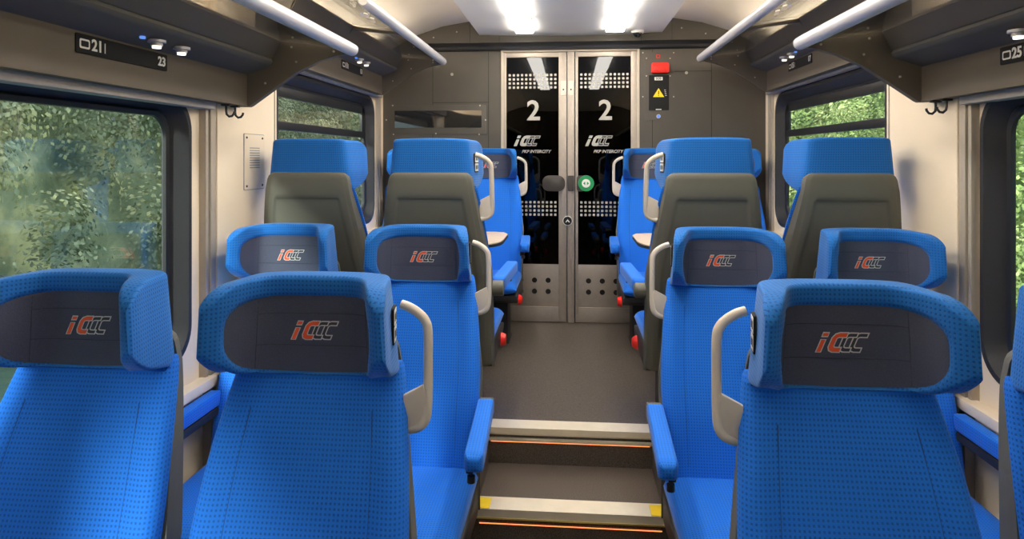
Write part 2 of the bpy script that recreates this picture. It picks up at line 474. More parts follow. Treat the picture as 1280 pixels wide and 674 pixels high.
def mesh_arm(s, wall=False, y0=-.62, y1=-.13):
    mb = MB(); rings = []
    for y in [y0 + (y1-y0)*(t+1)/2 for t in ramp(16, .6)]:
        e = max(0, min(1, (y-y0)/.02, (y1-y)/.02)); er = max(.55, math.sqrt(1-(1-e)**2)); x = s*(.262+.022*(y1-y)/(y1-y0)) if not wall else s*.226
        ring = []
        for px_, pz_ in rrect(-(.022 if wall else .029)*er, (.022 if wall else .029)*er, -.025*er, .025*er, .009*er, 4):
            ring.append((x+px_, y, .672+pz_*1.1))
        rings.append(ring)
    return mb.loft(rings, M['blue'], vax=1)
def mesh_hinge(s, wall=False):
    mb = MB(); q = -.045 if wall else 0.; mb.cyl((s*(.238+q*.9), -.115, .655), 'x', .034, s*(.050+q*.5), M['shell'])
    mb.box(s*(.250+q), s*(.276+q), -.55, -.13, .612, .642, M['dkplastic'], .008)
    mb.cyl((s*(.272+q), -.575, .622), 'z', .012, -.02, M['dkplastic'], n=12); return mb
def mesh_handle(s):
    mb = MB(); x0 = s*.185; pts = []
    key = [(.186,.045,1.240), (.206,.042,1.234), (.228,.037,1.222), (.243,.033,1.207), (.250,.029,1.186), (.252,.022,1.12), (.253,.016,1.06), (.252,.010,1.01), (.245,.008,.988), (.228,.010,.976), (.206,.014,.970)]
    P = [Vector(k) for k in key]
    for i in range(len(P)-1):
        for t in range(5):
            p0, p1, p2, p3 = P[max(0, i-1)], P[i], P[i+1], P[min(len(P)-1, i+2)]; q = t/5
            pts.append(.5*((2*p1)+(p2-p0)*q+(2*p0-5*p1+4*p2-p3)*q*q+(3*p1-p0-3*p2+p3)*q**3))
    pts.append(P[-1])
    mb.tube([(s*p.x, p.y, p.z) for p in pts], .0105, M['handle'], n=12)
    # flat web joining the lower end to the shell
    web = [(.200,1.048), (.245,1.072), (.252,1.05), (.252,1.01), (.243,.986), (.226,.974), (.200,.969)]
    mb.prism([(s*a, b) for a, b in web], 'y', .004, .020, M['handle'], bev=.004)
    return mb
def mesh_plate(s):
    mb = MB(); x = s*.1825
    mb.prism(rrect(-.030, .020, 1.166, 1.246, .005, 3), 'x', x-s*.004, x+s*.002, M['hole'])
    for z0, z1 in ((1.209, 1.240), (1.172, 1.203)):
        mb.prism(rrect(-.027, .017, z0-.001, z1+.001, .003, 2), 'x', x+s*.002, x+s*.0030, M['white'])
        mb.prism(rrect(-.020, -.010, z0+.007, z1-.007, .002, 2), 'x', x+s*.0030, x+s*.0036, M['hole'])
        mb.prism(rrect(-.002, .008, z0+.007, z1-.007, .002, 2), 'x', x+s*.0030, x+s*.0036, M['hole'])
    for v in mb.bm.verts: v.co.x -= s*.165*(v.co.y+.003)
    return mb
def mesh_lever(s):
    mb = MB(); mb.cyl((s*.236, -.50, .325), 'x', .036, s*.026, M['red'], r2=.026)
    return mb
def mesh_seams(s):
    mb = MB()
    for s in (s,):
        pts = []
        for i in range(26):
            z = .50 + .52*i/25; w = bk_w(z); a = .66
            pts.append((s*a*w, bk_y(z)+.001-.006*math.exp(-((z-.66)/.10)**2), z))
        mb.tube(pts, .0016, M['bseam'], n=5)
    return mb
MESH = {}
def part(key, fn, name, parent, smooth=50):
    if key in MESH:
        o = bpy.data.objects.new(name, MESH[key]); C.objects.link(o); o.parent = parent
    else:
        o = fn().build(name, None, parent, smooth=smooth); MESH[key] = o.data
    return o
def seat(loc, rz, aisle, window, label, group):
    """aisle / window: local side (+1/-1) of the aisle when it is an aisle seat, of the wall when a window seat"""
    r = thing('train_seat', label, 'seat', loc, rz, group)
    part('cushion', mesh_cushion, 'seat_cushion', r)
    b = part('back', mesh_back, 'backrest', r); part(('seam', 1), lambda: mesh_seams(1), 'seam', b); part(('seam', -1), lambda: mesh_seams(-1), 'seam', b)
    h = part('head', mesh_head, 'headrest', r)
    p = part('pad', mesh_pad, 'headrest_pad', h)
    lg = part('logo', mesh_logo, 'headrest_logo', h, 0)
    part('shell', mesh_shell, 'back_shell', r); part('pan', mesh_pan, 'seat_pan', r); part('ped', mesh_pedestal, 'pedestal', r)
    for s in ([aisle] if aisle else [window]):
        a = part(('arm', s, window), lambda: mesh_arm(s, not aisle), 'armrest', r); part(('hinge', s, window), lambda: mesh_hinge(s, not aisle), 'armrest_bracket', a)
    if aisle:
        part(('handle', aisle), lambda: mesh_handle(aisle), 'grab_handle', r)
        part(('plate', aisle), lambda: mesh_plate(aisle), 'number_plate', r)
        part(('lever', aisle), lambda: mesh_lever(aisle), 'release_lever', r)
    return r
AX, WX = .565, 1.10
UP = .345
seat((-AX, 1.43, 0), 0, 1, 0, 'blue train seat with grey headrest panel, front row just left of the aisle', 'forward seats nearest the camera')
seat((-WX, 1.43, 0), 0, 0, -1, 'blue train seat cut by the left picture edge, beside the near left window', 'forward seats nearest the camera')
seat((AX, 1.43, 0), 0, -1, 0, 'blue train seat with grey headrest panel, front row just right of the aisle', 'forward seats nearest the camera')
seat((WX, 1.43, 0), 0, 0, 1, 'blue train seat mostly cut off by the right picture edge, beside the near right window', 'forward seats nearest the camera')
seat((-AX, 2.54, 0), 0, 1, 0, 'blue seat left of the steps with its armrest and seat cushion showing', 'seats beside the steps')
seat((-WX, 2.54, 0), 0, 0, -1, 'blue seat left of the steps against the wall with the grille plate', 'seats beside the steps')
seat((AX, 2.54, 0), 0, -1, 0, 'blue seat right of the steps with its armrest and seat cushion showing', 'seats beside the steps')
seat((WX, 2.54, 0), 0, 0, 1, 'blue seat right of the steps against the plain cream wall panel', 'seats beside the steps')
BY = 2.785
seat((-AX-.012, BY, UP), PI, -1, 0, 'seat turned away showing its grey back shell, left of the aisle on the raised floor', 'seats turned away on the raised floor')
seat((-WX, BY, UP), PI, 0, 1, 'seat turned away showing its grey back shell, by the far left window', 'seats turned away on the raised floor')
seat((AX, BY, UP), PI, 1, 0, 'seat turned away showing its grey back shell, right of the aisle on the raised floor', 'seats turned away on the raised floor')
seat((WX, BY, UP), PI, 0, -1, 'seat turned away showing its grey back shell, by the far right window', 'seats turned away on the raised floor')
FY = 4.76
seat((-AX, FY, UP-.01), 0, 1, 0, 'farthest blue seat left of the aisle, beside the glass doors behind the table', 'farthest seats against the end wall')
seat((-WX, FY, UP-.01), 0, 0, -1, 'farthest blue seat in the left corner by the end wall, hidden behind others', 'farthest seats against the end wall')
seat((AX, FY, UP-.01), 0, -1, 0, 'farthest blue seat right of the aisle, beside the glass doors behind the table', 'farthest seats against the end wall')
seat((WX, FY, UP-.01), 0, 0, 1, 'farthest blue seat in the right corner by the end wall, hidden behind others', 'farthest seats against the end wall')

# ------------------------------------------------------------------ ROOM SHELL
FL = .36     # raised floor
mb = MB(); mb.box(-1.5, 1.5, -3, 2.60, -.08, 0, M['floor']); mb.build('floor', kind='structure')
mb = MB()
S0, S1, SW, ST = 2.58, 2.97, .362, .20
mb.box(-1.5, -SW, S0, S1, 0, FL-.0005, M['floor']); mb.box(SW, 1.5, S0, S1, 0, FL-.0005, M['floor'])
mb.box(-1.5, 1.5, S1, 6.0, 0, FL-.0005, M['floor']); mb.box(-SW, SW, S0, S1, 0, ST, M['floor'])
mb.build('floor', kind='structure')
# step edges
def trim(n, build):
    mb = MB(); build(mb); return mb.build('trim_%d' % n, kind='structure')
trim(1, lambda m: (m.prism([(S1-.012, FL+.004), (S1+.085, FL+.004), (S1+.09, FL-.001), (S1-.006, FL-.001), (S1-.006, FL-.030), (S1-.012, FL-.022)], 'x', -SW, SW, M['nosing']), m.box(-SW, SW, S1-.010, S1, FL-.057, FL-.042, M['nosing'], .002)))
trim(2, lambda m: (m.prism([(S0-.012, ST+.004), (S0+.085, ST+.004), (S0+.09, ST-.001), (S0-.006, ST-.001), (S0-.006, ST-.030), (S0-.012, ST-.030)], 'x', -SW, SW, M['nosing']),
                   m.box(-SW+.004, -SW+.05, S0-.008, S0+.07, ST+.003, ST+.006, M['yellow']), m.box(SW-.05, SW-.004, S0-.008, S0+.07, ST+.003, ST+.006, M['yellow']),
                   m.box(-SW, SW, S0-.014, S0-.008, ST-.034, ST-.028, M['brass'])))
for i, s in enumerate((-1, 1)):
    trim(3+i, lambda m: (m.box(s*(SW-.006), s*(SW+.006), S0+.02, S1, FL-.004, FL+.006, M['brass'], .002)))
mb = MB(); mb.box(-SW+.01, SW-.01, S1-.006, S1-.001, FL-.062, FL-.058, M['led']); mb.build('step_light')
tag(bpy.data.objects['step_light'], 'warm orange light strip under the upper step edge', 'light')
mb = MB(); mb.box(-SW+.01, SW-.01, S0-.004, S0-.001, ST-.058, ST-.055, M['led']); o = mb.build('step_light')
tag(o, 'warm orange light strip under the lower step edge', 'light')

WINS = [(-1.52, .07, .83, 1.80), (.75, 2.345, .83, 1.80), (3.05, 4.655, 1.12, 2.005)]
WIN_R = [WINS[0], (.75, 2.392, .83, 1.80), WINS[2]]
def wall(s, name):
    WINS = globals()['WINS'] if s < 0 else WIN_R
    mb = MB(); a, b = s*1.4, s*1.462
    c = M['cream']
    def seg(y0, y1, z0, z1): mb.box(a, b, y0, y1, z0, z1, c)
    seg(-3, WINS[0][0], -.08, 2.7); seg(WINS[0][1], WINS[1][0], -.08, 2.7); seg(WINS[1][1], WINS[2][0], -.08, 2.7); seg(WINS[2][1], 6.0, -.08, 2.7)
    for y0, y1, z0, z1 in WINS:
        seg(y0, y1, -.08, z0); seg(y0, y1, z1, 2.7)
        # rounded corner fillets of the cream lining
        outer = rrect(y0, y1, z0, z1, .0005, 10); inner = rrect(y0, y1, z0, z1, .13, 10)
        mb.loft([[(a, p[0], p[1]) for p in outer], [(a, p[0], p[1]) for p in inner], [(s*1.45, p[0], p[1]) for p in inner]], c, caps=False)
    return mb.build(name, kind='structure')
wall(-1, 'wall_left'); wall(1, 'wall_right')
def window(n, s, k):
    y0, y1, z0, z1 = (WINS if s < 0 else WIN_R)[k]
    r = bpy.data.objects.new('window_%d' % n, None); C.objects.link(r); r.location = (s*1.4, (y0+y1)/2, z0); r['kind'] = 'structure'
    def loc(m):
        for v in m.bm.verts: v.co -= Vector(r.location)
        return m
    mb = MB(); R = [(1.400, -.004, .13), (1.390, .004, .13), (1.390, .022, .12), (1.400, .030, .115), (1.448, .060, .085), (1.448, .074, .075), (1.462, .074, .075), (1.47, .0, .11)]
    mb.loft([[(s*x, p[0], p[1]) for p in rrect(y0+i, y1-i, z0+i, z1-i, rr, 10)] for x, i, rr in R], M['wframe'], caps=False, loop=True)
    loc(mb).build('window_frame', None, r)
    mb = MB(); mb.loft([[(s*x, p[0], p[1]) for p in rrect(y0+i, y1-i, z0+i, z1-i, .078, 10)] for x, i in ((1.444, .060), (1.438, .066), (1.442, .080), (1.452, .082))], M['rubber'], caps=False, loop=True)
    loc(mb).build('seal', None, r)
    if k == 2:
        mb = MB(); zb = z0+.615
        mb.box(s*1.436, s*1.458, y0+.08, y1-.08, zb-.022, zb+.022, M['rubber'], .005)
        mb.box(s*1.440, s*1.456, y0+.08, y1-.08, z1-.125, z1-.075, M['rubber'], .004)
        mb.box(s*1.440, s*1.456, y1-.135, y1-.08, zb, z1-.08, M['rubber'], .004)
        loc(mb).build('hopper_frame', None, r)
    mb = MB(); mb.prism(rrect(y0+.068, y1-.068, z0+.068, z1-.068, .08, 8), 'x', s*1.452, s*1.456, M['glass'])
    loc(mb).build('pane', None, r)
n = 1
for s in (-1, 1):
    for k in (1, 2, 0): window(n, s, k); n += 1

# ceiling
mb = MB()
def arc(pts, m): pass
prof = [(-1.42, 2.33), (-1.30, 2.41), (-1.15, 2.49), (-.95, 2.555), (-.74, 2.59)]
low = [(-.655, 2.488), (-.40, 2.478), (0, 2.472), (.40, 2.478), (.655, 2.488)]
def sheet(pts, y0, y1, mat, th=.03):
    top = [(x, z+th) for x, z in reversed(pts)]
    mb.prism(list(pts)+top, 'y', y0, y1, mat)
sheet(prof, -3, 6.0, M['ceilside']); sheet([(-x, z) for x, z in reversed(prof)], -3, 6.0, M['ceilside'])
sheet([(-.745, 2.59), (-.735, 2.575), (-.668, 2.488)], -3, 6.0, M['ceil'], .03); sheet([(.668, 2.488), (.735, 2.575), (.745, 2.59)], -3, 6.0, M['ceil'], .03)
sheet([(-.67, 2.488)]+low[1:-1]+[(.67, 2.488)], -3, 6.0, M['ceil'])
mb.box(-1.5, 1.5, -3, 6.0, 2.66, 2.72, M['ceil'])
mb.build('ceiling', kind='structure')
mb = MB(); mb.box(-1.5, 1.5, -3.08, -3, -.08, 2.7, M['bulk']); mb.build('wall_front', kind='structure')

# ceiling lights
LX = .315
def lamp(y0, y1, x, label, grp):
    t = thing('ceiling_light', label, 'light', (x, (y0+y1)/2, 2.476), 0, grp)
    h = (y1-y0)/2
    mb = MB(); mb.prism(rrect(-.069, .069, -h, h, .012, 3), 'z', -.006, .006, M['ceil']); mb.build('light_frame', None, t)
    mb = MB(); mb.prism(rrect(-.061, .061, -h+.01, h-.01, .01, 3), 'z', -.022, -.0062, M['lamp']); mb.build('diffuser', None, t)
for s, nm in ((-1, 'left'), (1, 'right')):
    lamp(4.28, 4.70, s*LX, 'short glowing ceiling light nearest the glass doors, %s of the pair' % nm, 'ceiling lights')
    lamp(3.05, 4.22, s*LX, 'long glowing ceiling light strip cut by the top picture edge, %s one' % nm, 'ceiling lights')
    lamp(1.75, 2.95, s*LX, 'long glowing ceiling light over the steps, %s one' % nm, 'ceiling lights')
    lamp(1.25, 1.65, s*LX, 'long glowing ceiling light over the near seats, %s one' % nm, 'ceiling lights')

# wall pillars, metal strips, sills
n = 5
for s in (-1, 1):
    nm = 5 if s < 0 else 6
    trim(nm, lambda m: (m.box(s*1.362, s*1.402, 2.47, 2.995, 0, 2.40, M['cream'], .006),
                        m.box(s*1.358, s*1.363, 2.965, 2.970, .4, 2.3, M['strip'])))
    trim(nm+2, lambda m: (m.box(s*1.372, s*1.402, 2.405, 2.425, .72, 1.78, M['alu'], .004), m.box(s*1.366, s*1.402, 2.430, 2.468, .0, 1.80, M['alu'], .005)))
    trim(nm+4, lambda m: (m.box(s*1.345, s*1.402, -2.9, 2.43, 1.756, 1.800, M['strip'], .004), m.box(s*1.350, s*1.402, 2.995, 4.72, 2.008, 2.05, M['strip'], .004)))
    trim(nm+6, lambda m: (m.box(s*1.345, s*1.402, -2.9, 2.47, .700, .740, M['cream'], .010), m.box(s*1.36, s*1.402, 3.0, 4.86, 1.04, 1.07, M['cream'], .008),
                          m.box(s*1.384, s*1.402, 4.70, 4.735, 1.06, 2.05, M['alu'], .004), m.box(s*1.384, s*1.402, 4.76, 4.79, 1.06, 2.05, M['alu'], .004)))

# ------------------------------------------------------------------ luggage racks
def rack(s, y0, y1, dz, label, lights, plate, endcap):
    t = thing('luggage_rack', label, 'luggage rack', (s*1.4, (y0+y1)/2, 1.78+dz), 0, 'luggage racks')
    O = Vector(t.location)
    def fin(m, name, parent=t):
        for v in m.bm.verts: v.co -= O
        return m.build(name, None, parent)
    P = lambda pts: [(s*x, z+dz) for x, z in pts]
    mb = MB(); mb.prism(P([(1.40,1.782), (1.305,1.782), (1.308,1.79), (1.308,1.915), (1.31,1.93), (1.40,1.94)]), 'y', y0, y1, M['rackdark']); fin(mb, 'fascia')
    mb = MB(); mb.prism(P([(1.40,1.94), (1.31,1.93), (1.308,1.912), (1.215,1.945), (1.205,1.952), (1.200,1.962), (1.205,1.975), (1.170,2.045), (1.175,2.055), (1.40,2.085)]), 'y', y0, y1, M['under']); sh = fin(mb, 'shelf')
    mb = MB(); mb.prism(P([(1.2015,1.975), (1.1665,2.045), (1.172,2.058), (1.205,1.985)]), 'y', y0, y1, M['rackdark']); fin(mb, 'shelf_lip')
    mb = MB(); mb.prism(P([(1.185,2.048), (.900,2.012), (.900,2.020), (1.185,2.056)]), 'y', y0+.01, y1-.01, M['rackglass']); fin(mb, 'glass_shelf')
    mb = MB()
    pts = [(s*.882, y, 2.012+dz) for y in [y0, y0+.01] + [y0 + (y1-y0)*k/6 for k in range(1, 6)] + [y1-.02, y1+.04, y1+.055, y1+.062]]
    mb.tube(pts, [.02, .026] + [.026]*5 + [.026, .025, .018, .006], M['rail'], n=16); fin(mb, 'front_rail')
    mb = MB(); mb.box(s*1.28, s*1.37, y0+.05, y1-.05, 2.080+dz, 2.092+dz, M['cove']); fin(mb, 'added_uplight')  # hidden glowing strip, added to brighten the ceiling and upper walls
    # end cap
    if endcap:
        ep = [(1.40,1.782), (1.302,1.780), (1.295,1.784), (1.20,1.850), (1.10,1.918), (1.00,1.965), (.93,1.985), (.878,1.992), (.866,2.005), (.872,2.028), (.95,2.036), (1.06,2.042), (1.16,2.056), (1.25,2.08), (1.33,2.11), (1.40,2.135)]
        mb = MB(); mb.prism(P(ep), 'y', y1, y1+.030, M['rackdark'], bev=.003); e = fin(mb, 'end_panel')
        for x, z in ((1.23,1.875), (1.10,1.96), (.945,2.000), (.945,2.016), (1.12,2.02), (1.25,2.04)):
            mb = MB(); mb.cyl((s*x, y1-.001, z+dz), 'y', .0045, -.004, M['alu'], n=10); fin(mb, 'screw', e)
    yy = y1
    while yy > y0+.2:                                          # thin brackets beneath the glass
        yy -= 1.05
        if yy < y0+.1: break
        mb = MB(); mb.prism(P([(1.21,1.97), (1.17,2.03), (.90,1.998), (.89,2.008), (1.17,2.05), (1.21,2.05)]), 'y', yy, yy+.02, M['rackdark']); fin(mb, 'bracket')
    for (ly) in lights:
        for k in (0, 1):
            y = ly + k*.13; x = 1.252; z = 1.926+dz
            mb = MB(); mb.cyl((s*x, y, z+.004), 'z', .026, -.008, M['rail']); mb.cyl((s*x, y, z-.004), 'z', .017, -.010, M['rail']); l = fin(mb, 'reading_light')
            mb = MB(); mb.cyl((s*(x+.000), y, z-.013), 'z', .013, -.008, M['spot'], n=16); fin(mb, 'lamp', l)
        mb = MB(); mb.cyl((s*1.25, ly-.07, z+.003), 'z', .008, -.007, M['blueled'], n=12); fin(mb, 'indicator')
    for (p0, p1, ta, tb) in plate:
        mb = MB(); mb.prism(rrect(p0, p1, 1.853+dz, 1.905+dz, .004, 3), 'x', s*1.3085, s*1.304, M['hole']); pl = fin(mb, 'number_plate')
        rot = (PI/2, 0, PI/2 if s < 0 else -PI/2); ts = -s
        mb = MB()
        a, b = (p0, p1) if s < 0 else (p1, p0); d = 1 if s < 0 else -1
        zc = 1.879+dz
        # small frame symbol beside the first number
        q0, q1 = sorted((a+d*.012, a+d*.050))
        mb.prism(rrect(q0, q1, zc-.013, zc+.013, .005, 3), 'x', s*1.304, s*1.3034, M['white']); mb.prism(rrect(q0+.005, q1-.005, zc-.008, zc+.008, .003, 3), 'x', s*1.3034, s*1.3030, M['hole'])
        fin(mb, 'seat_symbol', pl)
        mb = MB(); q2, q3 = sorted((a+d*.108, a+d*.111)); mb.box(s*1.3034, s*1.3040, q2, q3, zc-.014, zc+.014, M['white']); fin(mb, 'divider', pl)
        put_text('number', ta, .044, M['white'], (Vector((s*1.3030, a+d*.078, zc))-O), rot, pl, bold=.0012)
        if tb: put_text('number', tb, .040, M['white'], (Vector((s*1.3030, b-d*.030, zc))-O), rot, pl, bold=.0012)
    return t
rack(-1, -2.95, 2.60, 0, 'grey luggage rack above the near left window with plate reading 21 and 23', [1.92, .3], [(1.655, 2.055, '21', '23')], True)
rack(1, -2.95, 2.60, 0, 'grey luggage rack above the near right window with plate reading 25', [1.845, .3], [(1.70, 2.14, '25', '')], True)
rack(-1, 2.78, 4.55, .235, 'luggage rack above the far left window, ending at the end wall', [3.88], [(3.72, 4.10, '11', '13')], True)
rack(1, 2.78, 4.55, .235, 'luggage rack above the far right window, ending at the end wall', [3.88], [(3.72, 4.10, '15', '17')], True)

# coat hooks under the near racks
for s, nm in ((-1, 'left'), (1, 'right')):
    for y, w in ((2.485, 'nearer'), (2.555, 'farther')):
        mb = MB(); x = 1.335
        mb.box(s*1.318, s*1.352, y-.010, y+.010, 1.774, 1.7815, M['dkplastic'], .002)
        mb.tube([(s*(x-.000), y, 1.778), (s*x, y, 1.755), (s*(x-.002), y, 1.742), (s*(x-.012), y, 1.733), (s*(x-.024), y, 1.735), (s*(x-.032), y, 1.745), (s*(x-.033), y, 1.753)], .0045, M['dkplastic'], n=8)
        tag(mb.build('coat_hook'), 'small dark coat hook under the near %s luggage rack, the %s of two' % (nm, w), 'hook', 'coat hooks')

# speaker plate on the left pillar
t = thing('grille_plate', 'cream screwed cover plate with a square grille on the left wall pillar', 'wall plate', (-1.361, 2.77, 1.44), 0)
def lo(m, nm, par):
    for v in m.bm.verts: v.co -= Vector((-1.361, 2.77, 1.44))
    return m.build(nm, None, par)
mb = MB(); mb.prism(rrect(2.675, 2.858, 1.435, 1.675, .006, 3), 'x', -1.362, -1.359, M['strip']); pl = lo(mb, 'rim', t)
mb = MB(); mb.prism(rrect(2.678, 2.855, 1.438, 1.672, .005, 3), 'x', -1.3615, -1.3578, M['cream']); pl = lo(mb, 'cover', t)
for y in (2.695, 2.838):
    for z in (1.452, 1.658):
        mb = MB(); mb.cyl((-1.358, y, z), 'x', .005, .003, M['dkplastic'], n=10); lo(mb, 'screw', t)
mb = MB()
for i in range(9):
    mb.box(-1.3578, -1.3570, 2.722, 2.812, 1.528+i*.0105, 1.5325+i*.0105, M['strip'])
lo(mb, 'grille', t)

# ------------------------------------------------------------------ END WALL
EY = 4.90
mb = MB()
mb.box(-1.42, -.505, EY, EY+.08, .30, 2.68, M['bulk']); mb.box(.505, 1.42, EY, EY+.08, .30, 2.68, M['bulk'])
mb.box(-.505, .505, EY, EY+.08, 2.362, 2.68, M['bulk'])
mb.prism([(EY, 2.365), (EY-.045, 2.372), (EY-.05, 2.39), (EY-.03, 2.415), (EY, 2.43)], 'x', -1.12, 1.12, M['rubber'])
for x in (-.60, .60, -1.02, 1.02): mb.box(x-.0015, x+.0015, EY-.0015, EY, .4, 2.36, M['hole'])
mb.box(-1.02, -.60, EY-.0015, EY, 1.985, 1.988, M['hole']); mb.box(.60, 1.02, EY-.0015, EY, 2.20, 2.203, M['hole'])
for x in (-.74, -.52, .52, .74): mb.box(x-.0012, x+.0012, EY-.0015, EY, 2.43, 2.60, M['hole'])
w = mb.build('wall_back', kind='structure')
for px, py in ((565,93),(858,91),(542,47),(571,40),(852,35),(882,42),(491,132),(600,132),(492,168),(599,168),(483,150),(607,150),(545,167),(645,60),(775,60)):
    x, z = at(px, py, EY); mb = MB(); mb.cyl((x, EY+.001, z), 'y', .011 if py in (93, 91) else .006, -.006, M['alu'], n=12)
    mb.build('screw', None, w)
# doors
def door(nm, x0, x1, gx0, gx1):
    r = bpy.data.objects.new(nm, None); C.objects.link(r); r.location = ((x0+x1)/2, EY+.02, FL); r['kind'] = 'structure'
    O = Vector(r.location)
    def fin(m, name, parent=r, smooth=35):
        for v in m.bm.verts: v.co -= O
        return m.build(name, None, parent, smooth=smooth)
    Z0 = FL+.004; GZ0 = at(700, 331, EY)[1]; GZ1 = at(700, 71, EY)[1]; KZ = at(700, 384, EY)[1]
    y0, y1 = EY+.006, EY+.045
    mb = MB()
    mb.box(x0, gx0, y0, y1, Z0, 2.355, M['steel'], .002); mb.box(gx1, x1, y0, y1, Z0, 2.355, M['steel'], .002)
    mb.box(gx0, gx1, y0, y1, GZ1, 2.355, M['steel'], .002); mb.box(gx0, gx1, y0+.004, y1, KZ, GZ0, M['steel'], .002); mb.box(gx0, gx1, y0-.003, y1, Z0, KZ, M['steel'], .003)
    fr = fin(mb, 'door_leaf')
    mb = MB(); mb.box(gx0-.005, gx1+.005, EY+.018, EY+.024, GZ0-.005, GZ1+.005, M['darkglass']); gl = fin(mb, 'pane')
    gw = gx1-gx0
    for zc in (at(700, 101, EY)[1], at(700, 261, EY)[1]):
        mb = MB()
        for i in range(12):
            for j in range(4):
                cx = gx0 + gw*(i+.8)/12.6; cz = zc + (j-1.5)*.0305; a = .0085
                mb.prism(rrect(cx-a, cx+a, cz-a, cz+a, .003, 2), 'y', EY+.0175, EY+.0165, M['decal'])
        o = fin(mb, 'dot_pattern', gl, 0)
    holes = MB()
    for i in range(3):
        for j in range(2):
            cx = gx0 + gw*(.28 + .26*i if x0 < 0 else .20+.26*i); cz = at(700, (351, 365)[j], EY)[1]
            mb = MB(); mb.cyl((cx, EY+.0105, cz), 'y', .019, -.002, M['hole'], n=20); fin(mb, 'vent_hole', fr)
    rot = (PI/2, 0, 0)
    x2 = gx0 + gw*.52
    put_text('number', '2', .205, M['decal'], Vector((x2, EY+.0165, at(700, 139, EY)[1]))-O, rot, gl, bold=.004)
    lx = gx0 + gw*.40; lz = at(700, 176, EY)[1]
    em = emblem(.078, lambda x, z, l: (lx+x, EY+.017-l, lz+z), M['decal'], M['decal'], M['darkprint'], .0015)
    fin(em, 'emblem', gl, 0)
    put_text('writing', 'PKP INTERCITY', .031, M['decal'], Vector((lx+.065, EY+.0165, at(700, 189.5, EY)[1]))-O, rot, gl, shear=.3, bold=.0008)
    return r, O, fin
gxl0, gxl1, gxr0, gxr1 = at(632.8, 0, EY)[0], at(698.3, 0, EY)[0], at(722.6, 0, EY)[0], at(788.8, 0, EY)[0]
c1, c2 = at(708.8, 0, EY)[0], at(718.6, 0, EY)[0]
d1, O1, f1 = door('door_1', -.492, c1-.003, gxl0, gxl1)
d2, O2, f2 = door('door_2', c2+.003, .492, gxr0, gxr1)
trim(20, lambda m: (m.box(c1+.003, c2-.003, EY+.004, EY+.05, FL, 2.355, M['steel'], .002),))
trim(21, lambda m: (m.box(-.507, -.49, EY-.012, EY+.06, FL, 2.375, M['alu'], .003), m.box(.49, .507, EY-.012, EY+.06, FL, 2.375, M['alu'], .003), m.box(-.49, .49, EY-.012, EY+.06, 2.355, 2.375, M['alu'], .003)))
def hz(py): return at(700, py, EY)[1]
mb = MB(); hx0 = at(678, 0, EY)[0]; hz0, hz1 = hz(239), hz(219.5)
mb.prism(rrect(hx0, c1-.014, hz0, hz1, .05, 8), 'y', EY+.008, EY-.022, M['brown'], bev=.004); f1(mb, 'door_handle', d1)
mb = MB(); mb.prism(rrect(c2+.014, at(731, 0, EY)[0], hz0, hz1, .02, 8), 'y', EY+.008, EY-.014, M['brown'], bev=.004); hb = f2(mb, 'button_housing', d2)
bx = at(732.5, 0, EY)[0]; bz = hz(229)
mb = MB(); mb.cyl((bx, EY+.01, bz), 'y', .058, -.030, M['green'], n=32); mb.cyl((bx, EY-.02, bz), 'y', .031, -.004, M['white'], n=24)
for s in (-1, 1): mb.prism([(bx+s*.022, bz), (bx+s*.006, bz+.013), (bx+s*.006, bz-.013)], 'y', EY-.024, EY-.0255, M['green'])
f2(mb, 'door_button', d2)
for f, dd, px in ((f1, d1, 704.2),):
    x = at(px, 0, EY)[0]; mb = MB(); mb.prism(rrect(x-.020, x+.020, hz(119), hz(101), .005, 3), 'y', EY+.006, EY+.001, M['handle']); mb.cyl((x, EY+.0015, hz(112)), 'y', .006, -.002, M['hole'], n=12); f(mb, 'lock_plate', dd)
t_ = bpy.data.objects['trim_20']; x = (c1+c2)/2
mb = MB(); mb.prism(rrect(x-.018, x+.018, hz(119), hz(101), .005, 3), 'y', EY+.005, EY, M['handle']); mb.cyl((x, EY+.0005, hz(112)), 'y', .006, -.002, M['hole'], n=12); mb.build('lock_plate', None, t_)
mb = MB(); mb.prism(rrect(x-.022, x+.022, hz0, hz1, .006, 3), 'y', EY+.005, EY-.010, M['brown'], bev=.003); mb.build('cover_block', None, t_)
# round chevron sign
x = at(709.5, 0, EY)[0]; z = hz(276)
mb = MB(); mb.cyl((x, EY+.003, z), 'y', .036, -.005, M['white'], n=32); mb.cyl((x, EY-.002, z), 'y', .031, -.002, M['hole'], n=32)
mb.prism([(x-.017, z-.010), (x, z+.012), (x+.017, z-.010), (x+.010, z-.012), (x, z), (x-.010, z-.012)], 'y', EY-.004, EY-.005, M['white'])
tag(mb.build('round_sticker'), 'round black sticker with a white arrow on the door centre post', 'sticker')

# dark vestibule beyond the doors
mb = MB(); mb.box(-1.5, 1.5, 6.0, 6.08, .2, 2.7, M['bulk']); mb.build('wall_vestibule', kind='structure')

